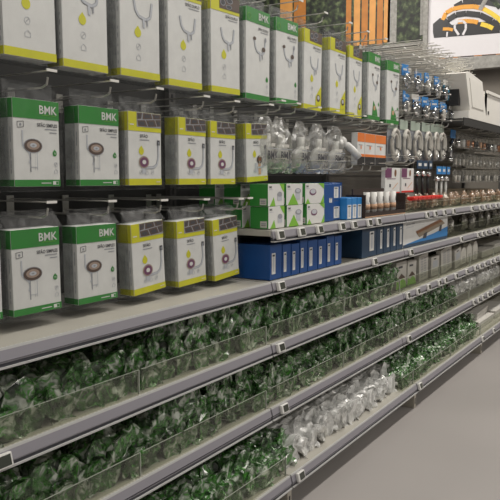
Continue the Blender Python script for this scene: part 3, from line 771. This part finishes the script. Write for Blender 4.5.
for i, v in enumerate(seqb):
    X = 3.50 + i * .080
    put_valve(v, X, 1.465 - .004 * (i % 2), .08 + .02 * (i % 2), ['blue headed', 'pale headed', 'blue and silver', 'teal'][v] + ' valve pack, %s from the left in the lower valve row' % ORD[i], 'valve packs in the lower row')
    if i % 2 == 0: hook(bay(X), X, 1.59)
# empty hooks, as the photograph shows above and between the packs
for z in (1.835, 1.80, 1.765):
    for k in range(18): bare_hook(3.72 + k * .055 + (z * 7 % .03), z)
for k in range(11): bare_hook(3.45 + k * .075, 1.665)
for k in range(11): bare_hook(3.45 + k * .075, 1.535)
for k in range(12): bare_hook(2.10 + k * .10, 1.175)
for k in range(9): bare_hook(3.36 + k * .12, 1.215)

# chrome faucet in bag, right of the coils
r = thing('chrome_faucet_pack', 'chrome curved faucet in clear bag with blue top, right of the hose coils', 'faucet', (4.36, .09, 1.235))
pouch(.13, .21, .05, 'film', 9).build('clear_bag', r)
b = MB(); b.tube([(-.03, 0, .02), (-.03, 0, .08), (-.02, 0, .12), (.01, 0, .14), (.03, 0, .12)], .012, 'chrome', 10); b.tube([(-.03, 0, .008), (-.03, 0, .03)], .018, 'chrome', 10); b.build('faucet', r, True)
b = MB(); b.box(-.05, .05, -.006, -.003, .15, .20, 'blue2'); b.build('header_card', r); hook(2, 4.36, 1.46)

# tall hanging packs with blue headers under the hooks (screw/flush packs)
for i, X in enumerate((3.70, 3.79, 3.88, 4.04, 4.13, 4.22)):
    bl = i >= 3
    r = thing('flush_part_pack', ('hanging clear pack with bright blue header, %s of three' % ORD[i - 3]) if bl else ('hanging clear pack with chrome cap, %s of three beside purple cards' % ORD[i]), 'pack', (X, .08, 1.012 if bl else 1.04), random.uniform(-.1, .1), 'hanging packs right of the purple cards')
    b = MB(); b.box(-.035, .035, -.012, .012, 0, .16, 'film'); b.build('clear_bag', r)
    b = MB(); b.tube([(0, 0, .01), (0, 0, .12)], .008, 'tube' if bl else 'black', 8); b.tube([(0, 0, .112), (0, 0, .135)], .02, 'chrome', 10); b.build('flush_rod', r, True)
    b = MB(); b.box(-.036, .036, -.016, -.013, .15, .195, 'blue2' if bl else 'navy'); b.rect(-.02, .02, .165, .18, -.0165, 'white'); b.build('header_card', r); hook(bay(X), X, 1.222)

# goods bins on the upper shelf, with a red strip behind
def goods_bin(label, X0, X1, y, z, h, fill, group, t=.2, seed=0):
    w = X1 - X0; r = thing('goods_bin', label, 'bin', ((X0 + X1) / 2, y, z), 0, group)
    b = MB(); b.box(-w / 2, w / 2, 0, t, 0, .003, 'guard'); b.box(-w / 2, w / 2, 0, .002, .003, h, 'guard'); b.box(-w / 2, -w / 2 + .002, .002, t, .003, h * 1.2, 'guard'); b.box(w / 2 - .002, w / 2, .002, t, .003, h * 1.2, 'guard'); b.box(-w / 2, w / 2, -.0003, .0023, h, h + .0015, 'guardedge')
    b.build('clear_tray', r)
    return r
rr = random.Random(5)
def pouch_thing(label, group, X, y, z, w, h, d, core, m='film', sd=0, tilt=0):
    r = thing('bagged_part', label, 'bag', (X, y, z), rr.uniform(-.3, .3), group); r.rotation_euler.y = tilt
    pouch(w, h, d, m, sd).build('clear_bag', r)
    b = MB(); b.tube([(-w * .2, 0, h * .15), (0, 0, h * .35), (w * .2, 0, h * .45)], min(w, h) * .14, core, 8); b.build('fitting', r, True)
    return r
k = 0
for X0, X1 in ((3.40, 3.72), (3.73, 4.02), (4.03, 4.38), (4.40, 4.85), (4.90, 5.30), (5.32, 5.80)):
    goods_bin('clear tray, %s from the left on upper shelf beyond brown display' % ORD[k], X0, X1, .03, zE, .045, 'peach', 'clear trays on the upper shelf')
    n = 5
    for i in range(n):
        pouch_thing('small bagged %s part, %s from the left in the %s tray of upper shelf' % ('peach' if k % 2 == 0 else 'copper', ORD[i], ORD[k]), 'bagged parts in the upper shelf trays', X0 + (i + .5) * (X1 - X0) / n, .08 + .03 * (i % 2), zE + .004, .060, .085, .045, 'peach' if (i + k) % 2 == 0 else 'copper', 'peachbag', i)
    k += 1
r = thing('red_strip_bundle', 'red plastic strip bundle lying on bins of the upper shelf', 'strip', (3.72, .035, zE + .062))
b = MB()
for i in range(7): b.box(-.24 + i * .07, -.18 + i * .07, -.02, .02, 0, .016, 'red', b=.003)
b.box(-.24, .24, -.01, .01, -.004, 0, 'red'); b.build('red_clips', r)
goods = thing('card_tray', 'long low card tray behind the upper shelf bins', 'tray', (3.80, .19, zE)); b = MB(); b.box(-.28, .28, -.01, .12, 0, .088, 'offwhite'); b.build('tray_body', goods)

# long white box with picture
X0, X1 = 3.345, 4.08
r = thing('long_box', 'long white box with brown and blue picture on long shelf', 'box', ((X0 + X1) / 2, .02, zA))
w = (X1 - X0) / 2; h = .135
b = MB(); b.box(-w, w, 0, .13, 0, h, 'white', b=.001); b.build('carton', r)
b = MB(); y = -.0008
b.rect(-w, w, 0, .016, y, 'navy'); b.plate([(-w + .02, .016), (w, .016), (w, .070), (w * .3, .045)], y, 'blue2'); b.plate([(-w * .45, .060), (w * .75, .105), (w * .85, .090), (-w * .35, .040)], y - .0004, 'card'); b.plate([(-w * .5, .075), (w * .6, .118), (w * .75, .105), (-w * .45, .060)], y - .0008, 'copper')
b.plate([(-w * .2, .030), (-w * .05, .030), (0, .062), (-w * .15, .055)], y - .0010, 'ink'); b.plate([(w * .55, .05), (w * .66, .05), (w * .7, .085), (w * .6, .085)], y - .001, 'ink')
b.line([(-w * .9, .115), (-w * .55, .118)], .004, y, 'grey'); b.line([(-w * .9, .10), (-w * .6, .102)], .003, y, 'pale'); b.build('printed_picture', r)

# shelf A beyond the long box: clear trays with bagged goods
k = 0
for X0, X1 in ((4.12, 4.50), (4.62, 5.02), (5.04, 5.44), (5.46, 5.85)):
    goods_bin('clear tray, %s from the left on long shelf beyond the long white box' % ORD[k], X0, X1, .03, zA, .06, 'x', 'clear trays on the long shelf')
    for i in range(4):
        pouch_thing('bagged pale fitting, %s from the left in the %s tray of the long shelf' % (ORD[i], ORD[k]), 'bagged fittings in the long shelf trays', X0 + (i + .5) * (X1 - X0) / 4, .09 + .03 * (i % 2), zA + .004, .085, .115, .04, ('pvc', 'silver', 'offwhite', 'black')[i], 'palebag', 20 + i)
    k += 1
# shelf B right: cards and white packs
zB = .573
def art_card(b, w, h):
    b.plate([(-w / 2, 0), (w / 2, 0), (w * .4, h * .22), (w * .1, h * .36), (-w * .2, h * .24), (-w * .45, h * .30)], -.0008, 'ltgreen'); b.plate([(-w * .4, h * .36), (w * .4, h * .36), (0, h * .55)], -.001, 'brown'); b.rect(-w * .3, w * .1, h * .76, h * .84, -.0008, 'ink')
def art_list(b, w, h):
    for i in range(8):
        for j in range(2): b.rect(-w * .32 + j * w * .36, -w * .08 + j * w * .36, h * (.12 + i * .1), h * (.16 + i * .1), -.0008, 'grey')
def art_lite(b, w, h):
    b.rect(-w * .3, w * .3, h * .45, h * .8, -.0008, 'pale'); b.line([(-w * .3, h * .2), (w * .3, h * .2)], .004, -.0008, 'grey'); b.rect(-w * .2, w * .1, h * .86, h * .92, -.0008, 'ink')
cards = [(3.365, 3.515, .138, art_card, 0, 'white card pack with green foot, left one of two beyond the green bags'), (3.53, 3.665, .130, art_card, .03, 'white card pack with green foot, right one of two beyond the green bags'),
         (3.72, 3.87, .145, art_list, -.05, 'tall white pack with rows of printed marks'), (3.925, 4.07, .112, art_lite, 0, 'square pale pack with grey picture'),
         (4.12, 4.33, .150, art_list, -.12, 'large white pack leaning left beyond the pale square pack'), (4.40, 4.54, .120, art_lite, -.15, 'narrow white pack leaning left next to rounded packs')]
for x0, x1, h, art, tl, lb in cards:
    card('flat_pack', lb, 'pack', x0, x1, .06, zB, zB + h, .03, 'offwhite', art, None, tl)
def dome_pack(label, X, y, z, w, h, group):
    r = thing('rounded_pack', label, 'pack', (X, y, z), 0, group)
    b = MB(); pts = [(-w / 2, 0), (w / 2, 0), (w / 2, h * .6)] + [(w / 2 * math.cos(a), h * .6 + h * .4 * math.sin(a)) for a in [PI * i / 10 for i in range(1, 10)]] + [(-w / 2, h * .6)]
    b.plate(pts, 0, 'crate', th=.035); b.build('moulded_cover', r)
    b = MB(); b.rect(-w * .3, w * .3, h * .1, h * .45, -.0008, 'offwhite'); b.line([(-w * .2, h * .3), (w * .2, h * .3)], .004, -.0012, 'grey'); b.build('printed_label', r)
for i, (X, h) in enumerate(((4.66, .11), (4.80, .125), (4.95, .13))):
    dome_pack('white pack with rounded top, %s from the left on third shelf from the bottom' % ORD[i], X, .08, zB, .12, h, 'rounded white packs')
def flat_box(label, x0, x1, y0, y1, z, h, m, group=None, rz=0):
    r = thing('flat_box', label, 'box', ((x0 + x1) / 2, y0, z), rz, group); w = (x1 - x0) / 2
    b = MB(); b.box(-w, w, 0, y1 - y0, 0, h - .012, m, b=.0015); b.build('tray', r)
    b = MB(); b.box(-w - .003, w + .003, -.003, y1 - y0 + .003, h - .011, h, m, b=.002); b.build('lid', r)
    return r
for i, (x0, x1, hh) in enumerate(((5.06, 5.40, .05), (5.42, 5.80, .07))):
    flat_box('pale flat carton on third shelf near right edge, %s' % ('nearer one' if i == 0 else 'farther one'), x0, x1, .06, .36, zB, hh, 'offwhite', 'pale flat cartons on the third shelf')
zC = .347
for i, X in enumerate((4.46, 4.58, 4.72, 4.86, 4.98, 5.12, 5.26, 5.40, 5.55, 5.70)):
    pouch_thing('pale bagged fitting, %s from the left past green bags on second shelf from the bottom' % ORD[i], 'pale bagged fittings on the second shelf', X, .12, zC + .004, .13, .13, .07, 'pvc', 'clearbag', 40 + i, rr.uniform(-.3, .3))
zD = .126
flat_box('beige flat carton under another one at end of bottom shelf', 4.72, 5.12, -.02, .30, zD, .050, 'offwhite', None)
flat_box('beige flat carton on top of another at end of bottom shelf', 4.78, 5.14, .02, .32, zD + .051, .045, 'offwhite', None, .06)
flat_box('beige flat carton lying farthest right on bottom shelf', 5.18, 5.6, -.02, .30, zD, .055, 'offwhite', None)

# ------------------------------------------------------------------ upper right: white moulded tank on hook shelf, packs below
zT = 1.500
r = thing('white_plastic_tank', 'large white moulded plastic bin with slanted end, top right', 'bin', (4.20, -.02, zT))
b = MB()
b.prism([(0, 0), (0, .045), (.40, .045), (.40, 0)], .11, 1.75, 'crate')
b.build('base_rim', r)
b = MB()   # slanted end hood: quadrilateral profile in XZ, extruded in Y
def xz_prism(b, prof, y0, y1, m):
    n = len(prof); vs = [(x, y0, z) for x, z in prof] + [(x, y1, z) for x, z in prof]
    b.add(vs, [tuple(range(n)), tuple(range(n, 2 * n))[::-1]] + [(i, n + i, n + (i + 1) % n, (i + 1) % n) for i in range(n)], m)
xz_prism(b, [(.14, .045), (.02, .255), (.09, .27), (.40, .245), (.52, .045)], .0, .38, 'crate')
xz_prism(b, [(.18, .07), (.10, .235), (.37, .218), (.45, .07)], -.004, .001, 'crate')
b.box(.066, .10, .05, .33, .075, .17, 'black'); b.build('slanted_hood', r)
b = MB()
b.box(.52, 1.75, 0, .012, .045, .20, 'crate'); b.box(.52, 1.75, .37, .382, .045, .20, 'crate'); b.box(.52, .532, 0, .38, .045, .20, 'crate'); b.box(1.74, 1.75, 0, .38, .045, .235, 'crate'); b.box(.50, 1.76, -.010, .0, .185, .203, 'crate')
b.box(.56, .585, -.003, .0, .055, .075, 'black'); b.build('open_trough', r)
t = thing('wire_bracket_shelf', 'grey wire shelf carrying the white plastic bin', 'shelf', (4.20, -.02, zT - .03))
b = MB()
for k in range(30): b.tube([(.02 + k * .06, 0, .01), (.02 + k * .06, .455, .01)], .003, 'steel', 5)
b.build('wires', t)
b = MB(); b.box(0, 1.78, -.004, .002, -.02, .025, 'back'); b.box(0, 1.78, .002, .44, 0, .006, 'back'); b.build('tray_frame', t)
# rows of packs below the tank
def row_packs(n, x0, dx, z, h, core, label, group, w=.05):
    for i in range(n):
        X = x0 + i * dx
        r = thing('small_pack', label % ORD[i], 'pack', (X, .10, z), rr.uniform(-.15, .15), group)
        b = MB(); b.prism([(-.010, 0), (-.010, h * .8), (0, h), (.010, h * .8), (.010, 0)], -w / 2, w / 2, 'pouch'); b.build('clear_bag', r)
        b = MB(); c = core[i % len(core)]; b.tube([(0, 0, h * .1), (0, 0, h * .55)], w * .26, c, 8); b.tube([(-w * .3, 0, h * .4), (w * .3, 0, h * .4)], w * .14, c, 6); b.build('fitting', r, True)
        if i % 2 == 0: hook(bay(X), X, z + h + .008)
row_packs(14, 4.52, .105, 1.330, .105, ['chrome', 'pvc', 'copper', 'copper', 'black', 'peach', 'copper', 'black'], 'small fitting pack, %s from the left in top row under white bin', 'fitting packs right under the white bin', .07)
row_packs(16, 4.47, .085, 1.215, .085, ['silver', 'pvc', 'silver'], 'small clear pack, %s from the left in middle row under white bin', 'clear packs in the middle row')
row_packs(16, 4.47, .085, 1.110, .085, ['silver', 'offwhite', 'black'], 'small clear pack, %s from the left in lowest row under white bin', 'clear packs in the lowest row')
for k in range(20): bare_hook(4.45 + k * .07, 1.46)
flat_box('long beige carton at back of upper shelf under the small packs', 4.42, 5.10, .20, .40, zE, .10, 'card', None)
flat_box('long beige carton farther right at back of upper shelf', 5.14, 5.80, .20, .40, zE, .09, 'card', None)

# ------------------------------------------------------------------ posters on the end wall (facing -X)
def poster(name, label, y0, y1, z0, z1, xf, frame=None):
    r = thing(name, label, 'poster', (xf, y1, z0), -PI / 2)       # local x runs towards -Y, local -y faces -X
    w, h = y1 - y0, z1 - z0
    b = MB(); b.box(0, w, 0, .03, 0, h, 'signwhite'); b.build('board', r)
    return r, w, h
r, w, h = poster('garden_poster', 'large garden picture with orange wooden fence slats, on far wall', 1.48, 5.2, 2.66, 4.05, 7.96)
b = MB(); y = -.001
b.rect(0, w, .0, h, y, 'foliage')
Y1 = 5.2
def sl(ya, yb, z0, m, yy=-.003): b.rect(Y1 - ya, Y1 - yb, z0, h, yy, m)
sl(3.20, 3.03, .35, 'fence'); sl(3.40, 3.22, .30, 'fence2')
z_b = 2.70 - 2.66
for i, (pa, pb) in enumerate(((343, 348), (350.5, 356.5), (358, 364), (365.5, 371.5), (373, 378.5), (379.5, 385.5))):
    r0 = FW + RH * ((pa - 250) / F); r1 = FW + RH * ((pb - 250) / F)
    ya = CAMY + r0.y * 7.96 / r0.x; yb = CAMY + r1.y * 7.96 / r1.x
    sl(ya, yb, z_b + .02 * (i % 2), 'fence2' if i % 2 else 'fence')
sl(2.55, 1.99, .60, 'fence', -.002) if False else None
sl(1.95, 1.84, z_b, 'stone'); sl(1.56, 1.50, .1, 'stone'); b.rect(Y1 - 1.84, Y1 - 1.48, z_b + .62, h, -.004, 'stone')
b.rect(0, w, 0, .03, -.005, 'stone')
b.build('printed_picture', r)
r, w, h = poster('belt_poster', 'white framed picture of orange and yellow safety belts above the shelves', .20, 1.43, 2.44, 3.75, 7.86)
b = MB(); Y1 = 1.43; z0 = 2.44
def pz(px, py):
    rr_ = FW + RH * ((px - 250) / F) + UP * ((250 - py) / F); t = 7.86 / rr_.x
    return Y1 - (CAMY + rr_.y * t), CAMZ + rr_.z * t - z0
def pp(pts, m, yy): b.plate([pz(*p) for p in pts], yy, m, th=.0008)
pp([(433, 59.5), (500, 54.5), (500, 53.5), (433, 58.3)], 'fence', -.002); pp([(445, 58.6), (452, 58), (452, 57), (445, 57.6)], 'black', -.003); pp([(458, 57.6), (474, 56.4), (474, 55.4), (458, 56.6)], 'black', -.003); pp([(482, 55.8), (496, 54.8), (496, 54), (482, 55)], 'black', -.003)
def arc(pts, w0, m, yy):
    q = [pz(*p) for p in pts]; s = (pz(441, 20)[0] - pz(440, 20)[0])
    b.line(q, w0 * s, yy, m)
pp([(433, 38), (500, 32.5), (500, 0), (463, 0), (433, 24)], 'black', -.002) if False else None
pp([(433, 32), (433, 24), (440, 18), (446, 20), (452, 25), (500, 20), (500, 33), (434, 38)], 'black', -.0025)
arc([(443, 20), (446, 13), (453, 9), (463, 7), (474, 6.5), (484, 9)], 4.2, 'belt', -.004)
arc([(455, 8), (463, 3.5), (474, 1), (486, 1), (500, 4)], 7, 'black', -.0032)
arc([(442, 27), (448, 20), (456, 15), (466, 13.5), (480, 15), (492, 21), (500, 30)], 5.5, 'black', -.0045)
arc([(484, 9), (491, 13), (498, 18), (504, 24)], 4.0, 'beltyel', -.005)
arc([(458, 22), (466, 21), (474, 21.5), (478, 22.5)], 4.0, 'belt', -.006); arc([(481, 24), (488, 26), (493, 28.5)], 4.0, 'beltyel', -.006); arc([(443, 29), (449, 29), (453, 30)], 3, 'belt', -.006)
arc([(480, 10), (484, 3), (487, -3)], 4, 'stone', -.006); arc([(490, -3), (500, 8)], 4, 'foliage', -.0065)
arc([(459, 35), (455, 29), (455, 25), (458, 21.5), (463, 21), (466, 24), (466, 29), (463, 35)], 2.2, 'signwhite', -.008); arc([(447, 37), (447.5, 32)], 1.6, 'signwhite', -.008)
b.build('printed_picture', r)
b = MB(); b.box(-.05, .0, -.03, .04, -.02, h, 'stone'); b.box(-.05, w, -.06, .04, -.13, -.002, 'stone'); b.build('white_frame', r)

# ------------------------------------------------------------------ light: fluorescent lamps over the aisle, added lights for the pictures and dim store ambience
def area(x, y, z, sx, sy, e, col=(1, .95, .88)):
    l = bpy.data.lights.new('overhead_light', 'AREA'); l.shape = 'RECTANGLE'; l.size = sx; l.size_y = sy; l.energy = e; l.color = col
    o = bpy.data.objects.new('overhead_light', l); C.objects.link(o); o.location = (x, y, z); return o
for x, e in ((-.6, 20), (1.6, 28), (3.8, 42), (6.0, 56)):
    area(x, -.75, 3.5, 1.4, .25, e)
    area(x, 2.2, 3.6, 1.4, .25, e * .7)
for x in (1, 4, 7): area(x, -3.6, 3.4, 1.4, .25, 44)
for y in (.9, 2.6):                                  # unseen lights added to brighten the pictures
    l = area(6.4, y, 4.0, 1.2, .3, 25); l.rotation_euler = (0, math.radians(-48), 0)
w = bpy.data.worlds.new('world'); bpy.context.scene.world = w; w.use_nodes = True
w.node_tree.nodes['Background'].inputs[0].default_value = (1, .96, .92, 1); w.node_tree.nodes['Background'].inputs[1].default_value = .17
vs = bpy.context.scene.view_settings
vs.view_transform = 'Standard'; vs.look = 'None'; vs.exposure = 0; vs.gamma = 1; vs.use_curve_mapping = False
